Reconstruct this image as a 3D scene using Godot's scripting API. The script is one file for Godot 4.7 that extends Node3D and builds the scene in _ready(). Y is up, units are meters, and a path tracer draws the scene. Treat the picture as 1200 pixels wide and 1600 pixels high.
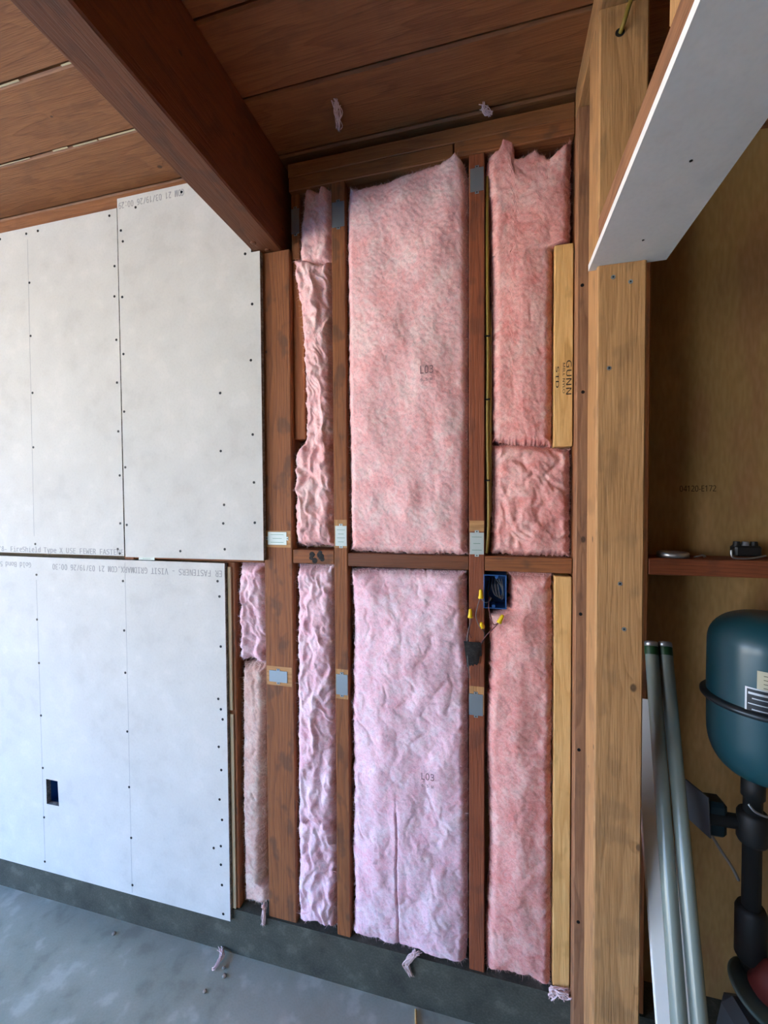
extends Node3D
# A bare-studded garage wall with pink insulation, half covered in drywall. Metres, y up; the stud faces lie in z = 0, the floor in y = 0.

const CEIL := 2.52
const TILE_L := 2.6
const TILE_W := 0.3
var rng := RandomNumberGenerator.new()
var M := {}
var taken := {}

# ------------------------------------------------------------------ nodes
func numbered(called: String) -> String:
	if not taken.has(called):
		taken[called] = 0
		return called
	taken[called] += 1
	return "%s_%03d" % [called, taken[called]]

func tag(o: Node3D, label: String, category: String, group := "", kind := "") -> void:
	o.set_meta("label", label)
	o.set_meta("category", category)
	if group:
		o.set_meta("group", group)
	if kind:
		o.set_meta("kind", kind)

func thing(called: String, at: Vector3, label: String, category: String, group := "", kind := "") -> Node3D:
	var o := Node3D.new()
	o.name = numbered(called)
	add_child(o)
	o.position = at
	tag(o, label, category, group, kind)
	return o

func part(mesh: Mesh, called: String, mat: Material, parent: Node3D, at := Vector3.ZERO, turn := Vector3.ZERO) -> MeshInstance3D:
	var o := MeshInstance3D.new()
	o.mesh = mesh
	if mat:
		o.material_override = mat
	o.name = called
	parent.add_child(o, true)
	o.position = at
	o.rotation = turn
	return o

func solo(mesh: Mesh, called: String, mat: Material, at: Vector3, label: String, category: String, group := "", kind := "") -> MeshInstance3D:
	var o := MeshInstance3D.new()
	o.mesh = mesh
	if mat:
		o.material_override = mat
	o.name = numbered(called)
	add_child(o)
	o.position = at
	tag(o, label, category, group, kind)
	return o

# ------------------------------------------------------------------ shapes
func quad(st: SurfaceTool, a: Vector3, b: Vector3, c: Vector3, d: Vector3, ua: Vector2, ub: Vector2, uc: Vector2, ud: Vector2) -> void:
	# a b c d run clockwise seen from outside
	var n := (c - a).cross(b - a).normalized()
	st.set_normal(n); st.set_uv(ua); st.add_vertex(a)
	st.set_normal(n); st.set_uv(ub); st.add_vertex(b)
	st.set_normal(n); st.set_uv(uc); st.add_vertex(c)
	st.set_normal(n); st.set_uv(ua); st.add_vertex(a)
	st.set_normal(n); st.set_uv(uc); st.add_vertex(c)
	st.set_normal(n); st.set_uv(ud); st.add_vertex(d)

func tri(st: SurfaceTool, a: Vector3, b: Vector3, c: Vector3, uv: Vector2) -> void:
	var n := (c - a).cross(b - a).normalized()
	for p in [a, b, c]:
		st.set_normal(n); st.set_uv(uv); st.add_vertex(p)

func outward(st: SurfaceTool, a: Vector3, b: Vector3, c: Vector3, d: Vector3, uv: Array, out: Vector3) -> void:
	if (c - a).cross(b - a).dot(out) >= 0.0:
		quad(st, a, b, c, d, uv[0], uv[1], uv[2], uv[3])
	else:
		quad(st, a, d, c, b, uv[0], uv[3], uv[2], uv[1])

# a chamfered board centred on its origin; the grain (u) runs along its longest side
func board(size: Vector3, bevel := 0.0015) -> ArrayMesh:
	var st := SurfaceTool.new()
	st.begin(Mesh.PRIMITIVE_TRIANGLES)
	var h := size / 2.0
	var b := minf(bevel, minf(h.x, minf(h.y, h.z)) * 0.45)
	var la := size.max_axis_index()
	var u0 := rng.randf() * maxf(0.0, 1.0 - size[la] / TILE_L)
	for ax in 3:
		var i := (ax + 1) % 3
		var j := (ax + 2) % 3
		for s in [-1.0, 1.0]:
			var v0 := rng.randf()
			var P := []
			var U := []
			for q in [[-1, -1], [1, -1], [1, 1], [-1, 1]]:
				var p := Vector3.ZERO
				p[ax] = h[ax] * s
				p[i] = (h[i] - b) * q[0]
				p[j] = (h[j] - b) * q[1]
				P.append(p)
				var uu: float
				var vv: float
				if ax == la:
					uu = p[i] / TILE_L + 0.3
					vv = p[j] / TILE_W
				else:
					uu = u0 + (p[la] + h[la]) / TILE_L
					vv = v0 + (p[j] if i == la else p[i]) / TILE_W
				U.append(Vector2(uu, vv))
			var o := Vector3.ZERO
			o[ax] = s
			outward(st, P[0], P[1], P[2], P[3], U, o)
	if b > 0.0:
		for ax in 3:
			var i := (ax + 1) % 3
			var j := (ax + 2) % 3
			for si in [-1.0, 1.0]:
				for sj in [-1.0, 1.0]:
					var P := []
					var U := []
					for q in [[-1, 0], [1, 0], [1, 1], [-1, 1]]:
						var p := Vector3.ZERO
						p[ax] = (h[ax] - b) * q[0]
						p[i] = (h[i] - (b if q[1] else 0.0)) * si
						p[j] = (h[j] - (0.0 if q[1] else b)) * sj
						P.append(p)
						U.append(Vector2(u0 + (p[la] + h[la]) / TILE_L, 0.1 + q[1] * b / TILE_W))
					var o := Vector3.ZERO
					o[i] = si
					o[j] = sj
					outward(st, P[0], P[1], P[2], P[3], U, o)
		for sx in [-1.0, 1.0]:
			for sy in [-1.0, 1.0]:
				for sz in [-1.0, 1.0]:
					var s := Vector3(sx, sy, sz)
					var a := Vector3(h.x, h.y - b, h.z - b) * s
					var c := Vector3(h.x - b, h.y, h.z - b) * s
					var d := Vector3(h.x - b, h.y - b, h.z) * s
					if (d - a).cross(c - a).dot(s) >= 0.0:
						tri(st, a, c, d, Vector2(u0, 0.1))
					else:
						tri(st, a, d, c, Vector2(u0, 0.1))
	return st.commit()

func span(x0: float, x1: float, y0: float, y1: float, z0: float, z1: float) -> Array:
	return [Vector3(x1 - x0, y1 - y0, z1 - z0), Vector3((x0 + x1) / 2, (y0 + y1) / 2, (z0 + z1) / 2)]

# a timber as a top-level thing, given by its extents
func timber(called: String, e: Array, mat: Material, label: String, category: String, group := "", bevel := 0.002) -> MeshInstance3D:
	return solo(board(e[0], bevel), called, mat, e[1], label, category, group)

func lathe(profile: Array, segs := 40) -> ArrayMesh:   # [radius, y] from top to bottom
	var st := SurfaceTool.new()
	st.begin(Mesh.PRIMITIVE_TRIANGLES)
	st.set_smooth_group(0)
	for k in segs:
		var a := TAU * k / segs
		var b := TAU * (k + 1) / segs
		for i in profile.size() - 1:
			var r0: float = profile[i][0]
			var r1: float = profile[i + 1][0]
			var y0: float = profile[i][1]
			var y1: float = profile[i + 1][1]
			var p0 := Vector3(cos(a) * r0, y0, sin(a) * r0)
			var p1 := Vector3(cos(b) * r0, y0, sin(b) * r0)
			var p2 := Vector3(cos(b) * r1, y1, sin(b) * r1)
			var p3 := Vector3(cos(a) * r1, y1, sin(a) * r1)
			for p in ([p0, p2, p1] if r0 > 1e-6 else []) + ([p0, p3, p2] if r1 > 1e-6 else []) if r0 > 1e-6 else [p0, p3, p2]:
				st.set_uv(Vector2(a / TAU, p.y))
				st.add_vertex(p)
	st.index()
	st.generate_normals()
	return st.commit()

func tube_mesh(points: Array, r: float, segs := 8, steps := 6) -> ArrayMesh:
	var P: Array = []
	var n := points.size()
	for i in n - 1:
		var a: Vector3 = points[max(i - 1, 0)]
		var b: Vector3 = points[i]
		var c: Vector3 = points[i + 1]
		var d: Vector3 = points[min(i + 2, n - 1)]
		for k in steps:
			P.append(b.cubic_interpolate(c, a, d, float(k) / steps))
	P.append(points[n - 1])
	var st := SurfaceTool.new()
	st.begin(Mesh.PRIMITIVE_TRIANGLES)
	var side := Vector3.ZERO
	var rings := []
	for i in P.size():
		var dir: Vector3 = (P[min(i + 1, P.size() - 1)] - P[max(i - 1, 0)]).normalized()
		if side == Vector3.ZERO:
			side = dir.cross(Vector3.UP if absf(dir.y) < 0.9 else Vector3.RIGHT).normalized()
		side = (side - dir * side.dot(dir)).normalized()
		var up := dir.cross(side)
		var ring := []
		for k in segs:
			var t := TAU * k / segs
			ring.append(P[i] + (side * cos(t) + up * sin(t)) * r)
		rings.append(ring)
	for i in rings.size() - 1:
		for k in segs:
			var m := (k + 1) % segs
			for p in [rings[i][k], rings[i + 1][m], rings[i][m], rings[i][k], rings[i + 1][k], rings[i + 1][m]]:
				st.set_uv(Vector2(k / float(segs), i * 0.05))
				st.add_vertex(p)
	for e in [0, rings.size() - 1]:
		for k in segs:
			var m := (k + 1) % segs
			var t := [P[0], rings[0][k], rings[0][m]] if e == 0 else [P[-1], rings[e][m], rings[e][k]]
			for p in t:
				st.set_uv(Vector2.ZERO)
				st.add_vertex(p)
	st.index()
	st.generate_normals()
	return st.commit()

# a flat outline (x, y) with thickness from z0 back to z1: surface 0 the faces, surface 1 the cut edge
func slab(outline: Array, z1: float, z0: float, face: Material, edge: Material, hole := []) -> ArrayMesh:
	var poly := PackedVector2Array(outline)
	var st := SurfaceTool.new()
	st.begin(Mesh.PRIMITIVE_TRIANGLES)
	var tris: Array = []
	if hole.is_empty():
		for k in Geometry2D.triangulate_polygon(poly):
			tris.append(poly[k])
	else:
		# outline and hole both four corners, in the same order: four trapezoids between them
		for k in 4:
			var m := (k + 1) % 4
			tris.append_array([outline[k], outline[m], hole[m], outline[k], hole[m], hole[k]])
	for z in [z0, z1]:
		var n := Vector3(0, 0, 1) if z == z0 else Vector3(0, 0, -1)
		for t in range(0, tris.size(), 3):
			var a := Vector3(tris[t].x, tris[t].y, z)
			var b := Vector3(tris[t + 1].x, tris[t + 1].y, z)
			var c := Vector3(tris[t + 2].x, tris[t + 2].y, z)
			if (c - a).cross(b - a).dot(n) < 0.0:
				var w := b
				b = c
				c = w
			for p in [a, b, c]:
				st.set_normal(n); st.set_uv(Vector2(p.x, p.y)); st.add_vertex(p)
	var mesh := st.commit()
	mesh.surface_set_material(0, face)
	st = SurfaceTool.new()
	st.begin(Mesh.PRIMITIVE_TRIANGLES)
	for loop in [outline, hole]:
		var mid := Vector2.ZERO
		for p in loop:
			mid += p / loop.size()
		for k in loop.size():
			var a: Vector2 = loop[k]
			var b: Vector2 = loop[(k + 1) % loop.size()]
			var o := Vector3(b.y - a.y, a.x - b.x, 0)
			if o.dot(Vector3((a + b).x / 2 - mid.x, (a + b).y / 2 - mid.y, 0)) < 0:
				o = -o
			if loop == hole:
				o = -o
			outward(st, Vector3(a.x, a.y, z0), Vector3(b.x, b.y, z0), Vector3(b.x, b.y, z1), Vector3(a.x, a.y, z1), [Vector2(0, 0), Vector2(1, 0), Vector2(1, 1), Vector2(0, 1)], o)
	st.commit(mesh)
	mesh.surface_set_material(1, edge)
	return mesh

func letters(text: String, high: float, font := "Droid Sans Mono") -> TextMesh:
	var t := TextMesh.new()
	var f := SystemFont.new()
	f.font_names = PackedStringArray([font])
	t.font = f
	t.text = text
	t.font_size = 24
	t.pixel_size = high / 17.5
	t.depth = 0.0003
	t.curve_step = 1.0
	return t

# ------------------------------------------------------------------ materials
func noise(s: int, freq: float, oct := 3, kind := FastNoiseLite.TYPE_SIMPLEX_SMOOTH, ridged := false) -> FastNoiseLite:
	var n := FastNoiseLite.new()
	n.seed = s
	n.noise_type = kind
	n.frequency = freq
	n.fractal_octaves = oct
	n.fractal_type = FastNoiseLite.FRACTAL_RIDGED if ridged else FastNoiseLite.FRACTAL_FBM
	return n

func plain(c: Color, rough := 0.7, metal := 0.0) -> StandardMaterial3D:
	var m := StandardMaterial3D.new()
	m.albedo_color = c
	m.roughness = rough
	m.metallic = metal
	return m

func tex(w: int, h: int, bytes: PackedByteArray) -> ImageTexture:
	return ImageTexture.create_from_image(Image.create_from_data(w, h, false, Image.FORMAT_RGB8, bytes))

func normal_of(w: int, h: int, grey: PackedByteArray, strength: float) -> ImageTexture:
	var im := Image.create_from_data(w, h, false, Image.FORMAT_L8, grey)
	im.convert(Image.FORMAT_RGBA8)
	im.bump_map_to_normal_map(strength)
	return ImageTexture.create_from_image(im)

# sawn timber: growth rings drawn out along u, knots, fine pores, a few stains
func wood(s: int, dark: Color, light: Color, rings: float, knots: int, stain: Color, stains: float, rough := 0.72) -> StandardMaterial3D:
	var W := 1280
	var H := 256
	var r := RandomNumberGenerator.new()
	r.seed = s
	var K := []
	for k in knots:
		K.append([r.randf() * TILE_L, (0.08 + 0.84 * r.randf()) * TILE_W, 0.002 + 0.0045 * r.randf()])
	var warp := noise(s, 1.0, 3)
	var fine := noise(s + 7, 1.0, 2)
	var blot := noise(s + 13, 1.0, 4)
	var rgb := PackedByteArray()
	rgb.resize(W * H * 3)
	var grey := PackedByteArray()
	grey.resize(W * H)
	for y in H:
		var v := (y + 0.5) / H * TILE_W
		for x in W:
			var u := (x + 0.5) / W * TILE_L
			var q := v * rings + warp.get_noise_2d(u * 0.9, v * 9.0) * 2.2
			var core := 0.0
			for k in K:
				var du: float = u - k[0]
				if absf(du) < 0.12:
					var dv: float = v - k[1]
					var kr: float = k[2]
					var d := sqrt(du * du * 0.5 + dv * dv)
					q += signf(dv) * 1.6 * exp(-d / (kr * 2.2))
					core = maxf(core, 1.0 - smoothstep(kr * 0.6, kr * 1.15, d))
			var ring := q - floorf(q)
			ring = pow(ring, 2.2) * (1.0 - smoothstep(0.93, 1.0, ring))
			var f := fine.get_noise_2d(u * 9.0, v * 330.0)
			var b := blot.get_noise_2d(u * 4.0 + 31.0, v * 16.0)
			var t := clampf(0.66 - ring * 0.55 + f * 0.34 + b * 0.22, 0.0, 1.0)
			var c := dark.lerp(light, t).lerp(stain, clampf(smoothstep(0.12, 0.5, blot.get_noise_2d(u * 7.0, v * 11.0 + 60.0)) * stains, 0.0, 1.0)).lerp(dark.darkened(0.45), core * 0.85)
			var i := (y * W + x)
			rgb[i * 3] = c.r8
			rgb[i * 3 + 1] = c.g8
			rgb[i * 3 + 2] = c.b8
			grey[i] = int(clampf(150.0 - ring * 60.0 + f * 70.0, 0.0, 255.0))
	var m := plain(Color.WHITE, rough)
	m.albedo_texture = tex(W, H, rgb)
	m.normal_enabled = true
	m.normal_texture = normal_of(W, H, grey, 2.0)
	m.normal_scale = 0.6
	return m

# a mottled surface laid by world position
func mottled(s: int, size: int, metres: float, cols: Array, rough: float, bump := 1.5, streak := 1.0, grain := 0.16) -> StandardMaterial3D:
	var big := noise(s, 3.0 / size, 5).get_seamless_image(size, size)
	var mid := noise(s + 3, 11.0 / size, 4).get_seamless_image(size, size)
	var fine := noise(s + 5, 0.22, 2).get_seamless_image(size, size)
	var rgb := PackedByteArray()
	rgb.resize(size * size * 3)
	var grey := PackedByteArray()
	grey.resize(size * size)
	var bd := big.get_data()
	var md := mid.get_data()
	var fd := fine.get_data()
	for i in size * size:
		var b := bd[i] / 255.0
		var k := md[i] / 255.0
		var f := fd[i] / 255.0
		var c: Color = cols[0].lerp(cols[1], smoothstep(0.35, 0.7, b * 0.6 + k * 0.4))
		c = c.lerp(cols[2], smoothstep(0.60, 0.78, k * 0.7 + b * 0.3) * 0.75)
		c = c.lerp(cols[3], smoothstep(0.58, 0.8, (1.0 - k) * 0.6 + (1.0 - b) * 0.4) * 0.7)
		c = c.lerp(Color.BLACK if f < 0.5 else Color.WHITE, absf(f - 0.5) * grain)
		rgb[i * 3] = c.r8
		rgb[i * 3 + 1] = c.g8
		rgb[i * 3 + 2] = c.b8
		grey[i] = int(clampf(60.0 + k * 70.0 + f * 90.0, 0.0, 255.0))
	var m := plain(Color.WHITE, rough)
	m.albedo_texture = tex(size, size, rgb)
	m.normal_enabled = true
	m.normal_texture = normal_of(size, size, grey, bump)
	m.normal_scale = 0.5
	m.uv1_triplanar = true
	m.uv1_world_triplanar = true
	m.uv1_scale = Vector3(1.0 / metres, streak / metres, 1.0 / metres)
	return m

func fibre_wool() -> StandardMaterial3D:
	var size := 512
	var n := noise(5, 0.035, 3, FastNoiseLite.TYPE_SIMPLEX_SMOOTH, true)
	n.domain_warp_enabled = true
	n.domain_warp_amplitude = 38.0
	n.domain_warp_frequency = 0.02
	var a := n.get_seamless_image(size, size).get_data()
	var b := noise(9, 0.16, 2).get_seamless_image(size, size).get_data()
	var rgb := PackedByteArray()
	rgb.resize(size * size * 3)
	var grey := PackedByteArray()
	grey.resize(size * size)
	for i in size * size:
		var f := a[i] / 255.0
		var g := b[i] / 255.0
		var t := clampf(0.86 + f * 0.16 + (g - 0.5) * 0.2, 0.0, 1.0)
		var c := Color(t, t * 0.985, t * 0.985)
		rgb[i * 3] = c.r8
		rgb[i * 3 + 1] = c.g8
		rgb[i * 3 + 2] = c.b8
		grey[i] = int(clampf(f * 150.0 + g * 90.0, 0, 255))
	var m := plain(Color.WHITE, 1.0)
	m.vertex_color_use_as_albedo = true
	m.albedo_texture = tex(size, size, rgb)
	m.normal_enabled = true
	m.normal_texture = normal_of(size, size, grey, 3.0)
	m.normal_scale = 0.4
	m.metallic_specular = 0.15
	return m

# ------------------------------------------------------------------ insulation
func along(L: Array, k: float) -> float:   # piecewise linear; keys may rise or fall
	for i in L.size() - 1:
		var a: float = L[i][0]
		var b: float = L[i + 1][0]
		if (k - a) * (k - b) <= 0.0 and a != b:
			return lerpf(L[i][1], L[i + 1][1], (k - a) / (b - a))
	return L[0][1] if absf(k - L[0][0]) < absf(k - L[-1][0]) else L[-1][1]

var n_low: FastNoiseLite
var n_ridge: FastNoiseLite
var n_fine: FastNoiseLite
var n_tint: FastNoiseLite

# d: l and r are [y, x] edges, t and b are [x, y] edges; front = z of the face, puff, fold (depth of upright folds), crease, ragged, tints
func batt(called: String, d: Dictionary, label: String) -> Node3D:
	var l: Array = d.l
	var r: Array = d.r
	var top: Array = d.t
	var bot: Array = d.b
	var x_lo := 9.0
	var x_hi := -9.0
	for e in l:
		x_lo = minf(x_lo, e[1])
	for e in r:
		x_hi = maxf(x_hi, e[1])
	var y_hi := -9.0
	var y_lo := 9.0
	for e in top:
		y_hi = maxf(y_hi, e[1])
	for e in bot:
		y_lo = minf(y_lo, e[1])
	var cell := 0.0032
	var nx := int((x_hi - x_lo) / cell)
	var ny := int((y_hi - y_lo) / cell)
	var front: float = d.get("front", 0.0)
	var puff: float = d.get("puff", 0.012)
	var fold: float = d.get("fold", 0.0)
	var crease: float = d.get("crease", 0.008)
	var ragged: float = d.get("ragged", 0.004)
	var fray: float = d.get("fray", ragged)
	var fray_top: float = d.get("fray_top", fray)
	var roll: float = d.get("roll", 0.03)
	var cut: Array = d.get("cut", [])
	var seed_off: float = d.get("seed", 0.0)
	var T: Array = d.tints
	var P := PackedVector3Array()
	var C := PackedColorArray()
	var U := PackedVector2Array()
	P.resize((nx + 1) * (ny + 1))
	C.resize((nx + 1) * (ny + 1))
	U.resize((nx + 1) * (ny + 1))
	for j in ny + 1:
		var t := float(j) / ny
		for i in nx + 1:
			var s := float(i) / nx
			var xa := lerpf(x_lo, x_hi, s)
			var near_top := exp(-t * (y_hi - y_lo) / 0.012)
			var near_bot := exp(-(1.0 - t) * (y_hi - y_lo) / 0.012)
			var yt := along(top, xa) + n_fine.get_noise_2d(xa * 60.0, 7.0 + seed_off) * fray_top * 1.6 * near_top
			var yb := along(bot, xa) + n_fine.get_noise_2d(xa * 60.0, 57.0 + seed_off) * fray * 1.4 * near_bot
			var y := lerpf(yt, yb, t)
			var xl := along(l, y) + n_fine.get_noise_2d(y * 34.0, 17.0 + seed_off) * ragged
			var xr := along(r, y) + n_fine.get_noise_2d(y * 34.0, 37.0 + seed_off) * ragged
			var x := lerpf(xl, xr, s)
			var e := minf(minf(x - xl, xr - x), minf(yt - y, y - yb))
			var inner := 1.0 - pow(1.0 - clampf(e / 0.026, 0.0, 1.0), 2.4)
			var wide := smoothstep(0.0, 0.09, e)
			var z := front - roll * (1.0 - inner) + puff * wide
			var qx := x + seed_off
			z += (n_low.get_noise_2d(qx * 6.0, y * 4.0) * 0.9 + n_low.get_noise_2d(qx * 15.0 + 8.0, y * 10.0) * 0.2) * puff * inner
			if crease > 0.0:
				var wx := x + n_low.get_noise_2d(qx * 9.0 + 40.0, y * 9.0) * 0.03
				var wy := y + n_low.get_noise_2d(qx * 9.0, y * 9.0 + 40.0) * 0.03
				var rd := n_ridge.get_noise_2d((wx + seed_off) * 9.0, wy * 7.0)
				z -= smoothstep(0.2, 1.0, rd) * crease * 0.45 * inner
				z += n_ridge.get_noise_2d((wx - seed_off) * 22.0 + 9.0, wy * 18.0) * crease * 0.06 * inner
			if fold > 0.0:
				var fx := x + n_low.get_noise_2d(y * 3.0, seed_off + 3.0) * 0.03 + n_low.get_noise_2d(qx * 14.0, y * 11.0 + 70.0) * 0.02
				var fy := y + n_low.get_noise_2d(qx * 14.0 + 90.0, y * 11.0) * 0.03
				var f1 := n_ridge.get_noise_2d((fx + seed_off) * 9.0, fy * 2.6)
				var f2 := n_ridge.get_noise_2d((fx + seed_off) * 17.0 + 5.0, fy * 8.0)
				z += (f1 * 0.85 + f2 * 0.40 + n_low.get_noise_2d(fx * 24.0, fy * 9.0) * 0.35) * fold * 0.75 * inner
			z += n_fine.get_noise_2d(qx * 55.0, y * 55.0) * 0.0013
			for c in cut:   # a slit: [x, y_low, y_high, depth]
				if y < c[2] and y > c[1]:
					z -= c[3] * smoothstep(0.0, 0.22, c[2] - y) * exp(-pow((x - c[0] - n_low.get_noise_2d(y * 6.0, 2.0) * 0.004) / 0.0016, 2.0))
			var i0 := j * (nx + 1) + i
			P[i0] = Vector3(x, y, maxf(z, -0.07))
			U[i0] = Vector2(x, y) / 0.22
			var wa := n_low.get_noise_2d(qx * 16.0 + 200.0, y * 13.0)
			var wb := n_tint.get_noise_2d((qx + wa * 0.06) * 20.0, (y + wa * 0.05) * 20.0)
			var wc := n_tint.get_noise_2d((qx - wa * 0.05) * 8.0 + 300.0, y * 7.0)
			var wd := n_tint.get_noise_2d((qx + wa * 0.03) * 75.0, (y - wb * 0.02) * 75.0 + 90.0)
			var col: Color = T[0]
			col = col.lerp(T[1], smoothstep(0.0, 0.45, wb * 0.6 + wc * 0.7) * 0.75)
			col = col.lerp(T[2], smoothstep(0.02, 0.5, -wb * 0.55 - wc * 0.55) * 0.85)
			col = col.lerp(T[1], smoothstep(0.12, 0.5, wd) * 0.4)
			col = col.lerp(T[2], smoothstep(0.12, 0.5, -wd) * 0.35)
			C[i0] = col
	var st := SurfaceTool.new()
	st.begin(Mesh.PRIMITIVE_TRIANGLES)
	st.set_smooth_group(0)
	for k in P.size():
		st.set_color(C[k]); st.set_uv(U[k]); st.add_vertex(P[k])
	for j in ny:
		for i in nx:
			var a := j * (nx + 1) + i
			var b := a + nx + 1
			for k in [a, a + 1, b + 1, a, b + 1, b]:
				st.add_index(k)
	# the sides, back to the sheathing
	var rim := []
	for i in nx:
		rim.append(i)
	for j in ny:
		rim.append(j * (nx + 1) + nx)
	for i in nx:
		rim.append(ny * (nx + 1) + nx - i)
	for j in ny:
		rim.append((ny - j) * (nx + 1))
	var base := P.size()
	var m := rim.size()
	for ring in 4:
		for k in m:
			var p := P[rim[k]]
			p.z = lerpf(p.z, -0.084, (ring + 1) / 4.0) 
			p.x += n_fine.get_noise_2d(p.y * 60.0, ring * 9.0) * 0.002
			st.set_color(C[rim[k]]); st.set_uv(U[rim[k]] + Vector2(ring * 0.07, ring * 0.07)); st.add_vertex(p)
	for ring in 4:
		for k in m:
			var k2 := (k + 1) % m
			var a: int = rim[k] if ring == 0 else base + (ring - 1) * m + k
			var b: int = rim[k2] if ring == 0 else base + (ring - 1) * m + k2
			var c := base + ring * m + k
			var e := base + ring * m + k2
			for q in [a, c, e, a, e, b]:
				st.add_index(q)
	st.generate_normals()
	var root := thing(called, Vector3.ZERO, label, "insulation", "pink fibreglass batts between the studs")
	part(st.commit(), "wool", M.wool, root)
	# loose fibres standing off the face and fringing the edges
	var sf := SurfaceTool.new()
	sf.begin(Mesh.PRIMITIVE_TRIANGLES)
	var count := int(d.get("hair", 1.0) * (1500 + 5500 * (x_hi - x_lo) * (y_hi - y_lo)))
	for k in count:
		var i := rng.randi_range(0, nx)
		var j := rng.randi_range(0, ny)
		var edge := rng.randf() < 0.55
		if edge:
			match rng.randi_range(0, 5):
				0: j = rng.randi_range(0, 2)
				1: j = ny - rng.randi_range(0, 2)
				2, 3: i = rng.randi_range(0, 3)
				_: i = nx - rng.randi_range(0, 3)
		var p := P[j * (nx + 1) + i]
		var dir := Vector3(rng.randfn(), rng.randfn(), 0.35 * absf(rng.randfn())).normalized()
		if edge:
			dir = (dir + Vector3(signf(i - nx * 0.5) if (i < 4 or i > nx - 4) else 0.0, signf(ny * 0.5 - j) if (j < 3 or j > ny - 3) else 0.0, 0.2)).normalized()
		var bend := Vector3(rng.randfn(), rng.randfn() - 0.4, 0.3 * rng.randfn()) * 0.6
		var n := rng.randf_range(0.006, 0.02) if not edge else rng.randf_range(0.004, 0.013)
		var w := rng.randf_range(0.00015, 0.0004)
		var side := dir.cross(Vector3(0.2, 0.3, 1)).normalized() * w
		var c: Color = T[1].lerp(T[0], rng.randf())
		var a := p + Vector3(0, 0, -0.001)
		for q in 3:
			var b := a + (dir + bend * (q / 3.0)).normalized() * n / 3.0
			b.z = maxf(b.z, p.z - 0.0005)
			var w0 := side * (1.0 - q / 3.2)
			var w1 := side * (1.0 - (q + 1) / 3.2)
			for v in [a - w0, b + w1, a + w0, a - w0, b - w1, b + w1]:
				sf.set_color(c); sf.set_normal(Vector3(0, 0, 1)); sf.set_uv(Vector2.ZERO); sf.add_vertex(v)
			a = b
	var h := part(sf.commit(), "loose_fibers", M.wool, root)
	h.set_meta("kind", "stuff")
	return root

# a torn wisp of wool along a path
func wisp(points: Array, r: float, label: String, group := "") -> void:
	var a: Vector3 = points[0]
	var root := thing("insulation_wisp", a, label, "insulation wisp", group)
	var st := SurfaceTool.new()
	st.begin(Mesh.PRIMITIVE_TRIANGLES)
	var rel := []
	for p in points:
		rel.append(p - a)
	for k in 22:
		var q := []
		for i in rel.size():
			var grow: float = r * (1.6 - 1.0 * i / rel.size())
			q.append(rel[i] + Vector3(rng.randfn(), rng.randfn() * 0.5, rng.randfn()) * grow * 0.75)
		st.append_from(tube_mesh(q, r * rng.randf_range(0.10, 0.28), 5, 5), 0, Transform3D())
	part(st.commit(), "tuft", M.wisp, root)
	var sf := SurfaceTool.new()
	sf.begin(Mesh.PRIMITIVE_TRIANGLES)
	for k in 160:
		var i := rng.randi_range(0, rel.size() - 2)
		var p: Vector3 = rel[i].lerp(rel[i + 1], rng.randf())
		var dir := Vector3(rng.randfn(), rng.randfn(), rng.randfn()).normalized() * r * rng.randf_range(1.0, 2.6)
		var side := dir.cross(Vector3(0.1, 0.4, 1)).normalized() * 0.0003
		for v in [p - side, p + dir, p + side]:
			sf.set_normal(Vector3(0, 0, 1)); sf.set_uv(Vector2.ZERO); sf.add_vertex(v)
	var h := part(sf.commit(), "loose_fibers", M.wisp, root)
	h.set_meta("kind", "stuff")

# ------------------------------------------------------------------ fittings
func steel_plate(at: Vector3, w: float, h: float, label: String, upright := true, mat: Material = null, print_lines := 0) -> void:
	var root := thing("nail_plate", at, label, "nail plate", "steel nail plates on the studs")
	var m: Material = mat if mat else M.zinc
	var p := part(board(Vector3(w, h, 0.0016), 0.0005), "plate", m, root)
	for s in [-1.0, 1.0]:
		var tab := board(Vector3(0.011, 0.007, 0.0016), 0.0004)
		var o := Vector3(0, s * (h / 2 + 0.0028), 0.0) if upright else Vector3(s * (w / 2 + 0.0028), 0, 0.0)
		var tb := part(tab, "tab", m, root, o, Vector3.ZERO if upright else Vector3(0, 0, PI / 2))
		part(M.hole_mesh, "nail_hole", M.black, tb, Vector3(0, 0, 0.0009), Vector3(PI / 2, 0, 0))
	for k in print_lines:
		var y := h * (0.30 - 0.60 * k / maxf(1.0, print_lines - 1.0))
		part(board(Vector3(w * (0.5 if k % 2 else 0.7), 0.0014, 0.0002), 0.0), "printed_line", M.plate_ink, p, Vector3(0, y, 0.0009))

func drywall(called: String, mesh: Mesh, label: String, screws: Array) -> Node3D:
	var root := thing(called, Vector3.ZERO, label, "drywall", "sheets of drywall screwed to the studs")
	part(mesh, "sheet", null, root)
	for s in screws:
		part(M.screw_mesh, "screw", M.screw, root, Vector3(s[0], s[1], 0.0162), Vector3(PI / 2, 0, 0))
	return root

func ink(parent: Node3D, text: String, at: Vector3, high: float, wide: float, mat: Material, turn := Vector3.ZERO, font := "Droid Sans Mono") -> void:
	var t := letters(text, high, font)
	var o := part(t, "printed_text", mat, parent, at, turn)
	var got := t.get_aabb().size.x
	if got > 0.001:
		o.scale = Vector3(wide / got, 1, 1)

func wall_box(called: String, e: Array, mat: Material, label: String, category := "wall") -> MeshInstance3D:
	return solo(board(e[0], 0.0), called, mat, e[1], label, category, "", "structure")

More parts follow.
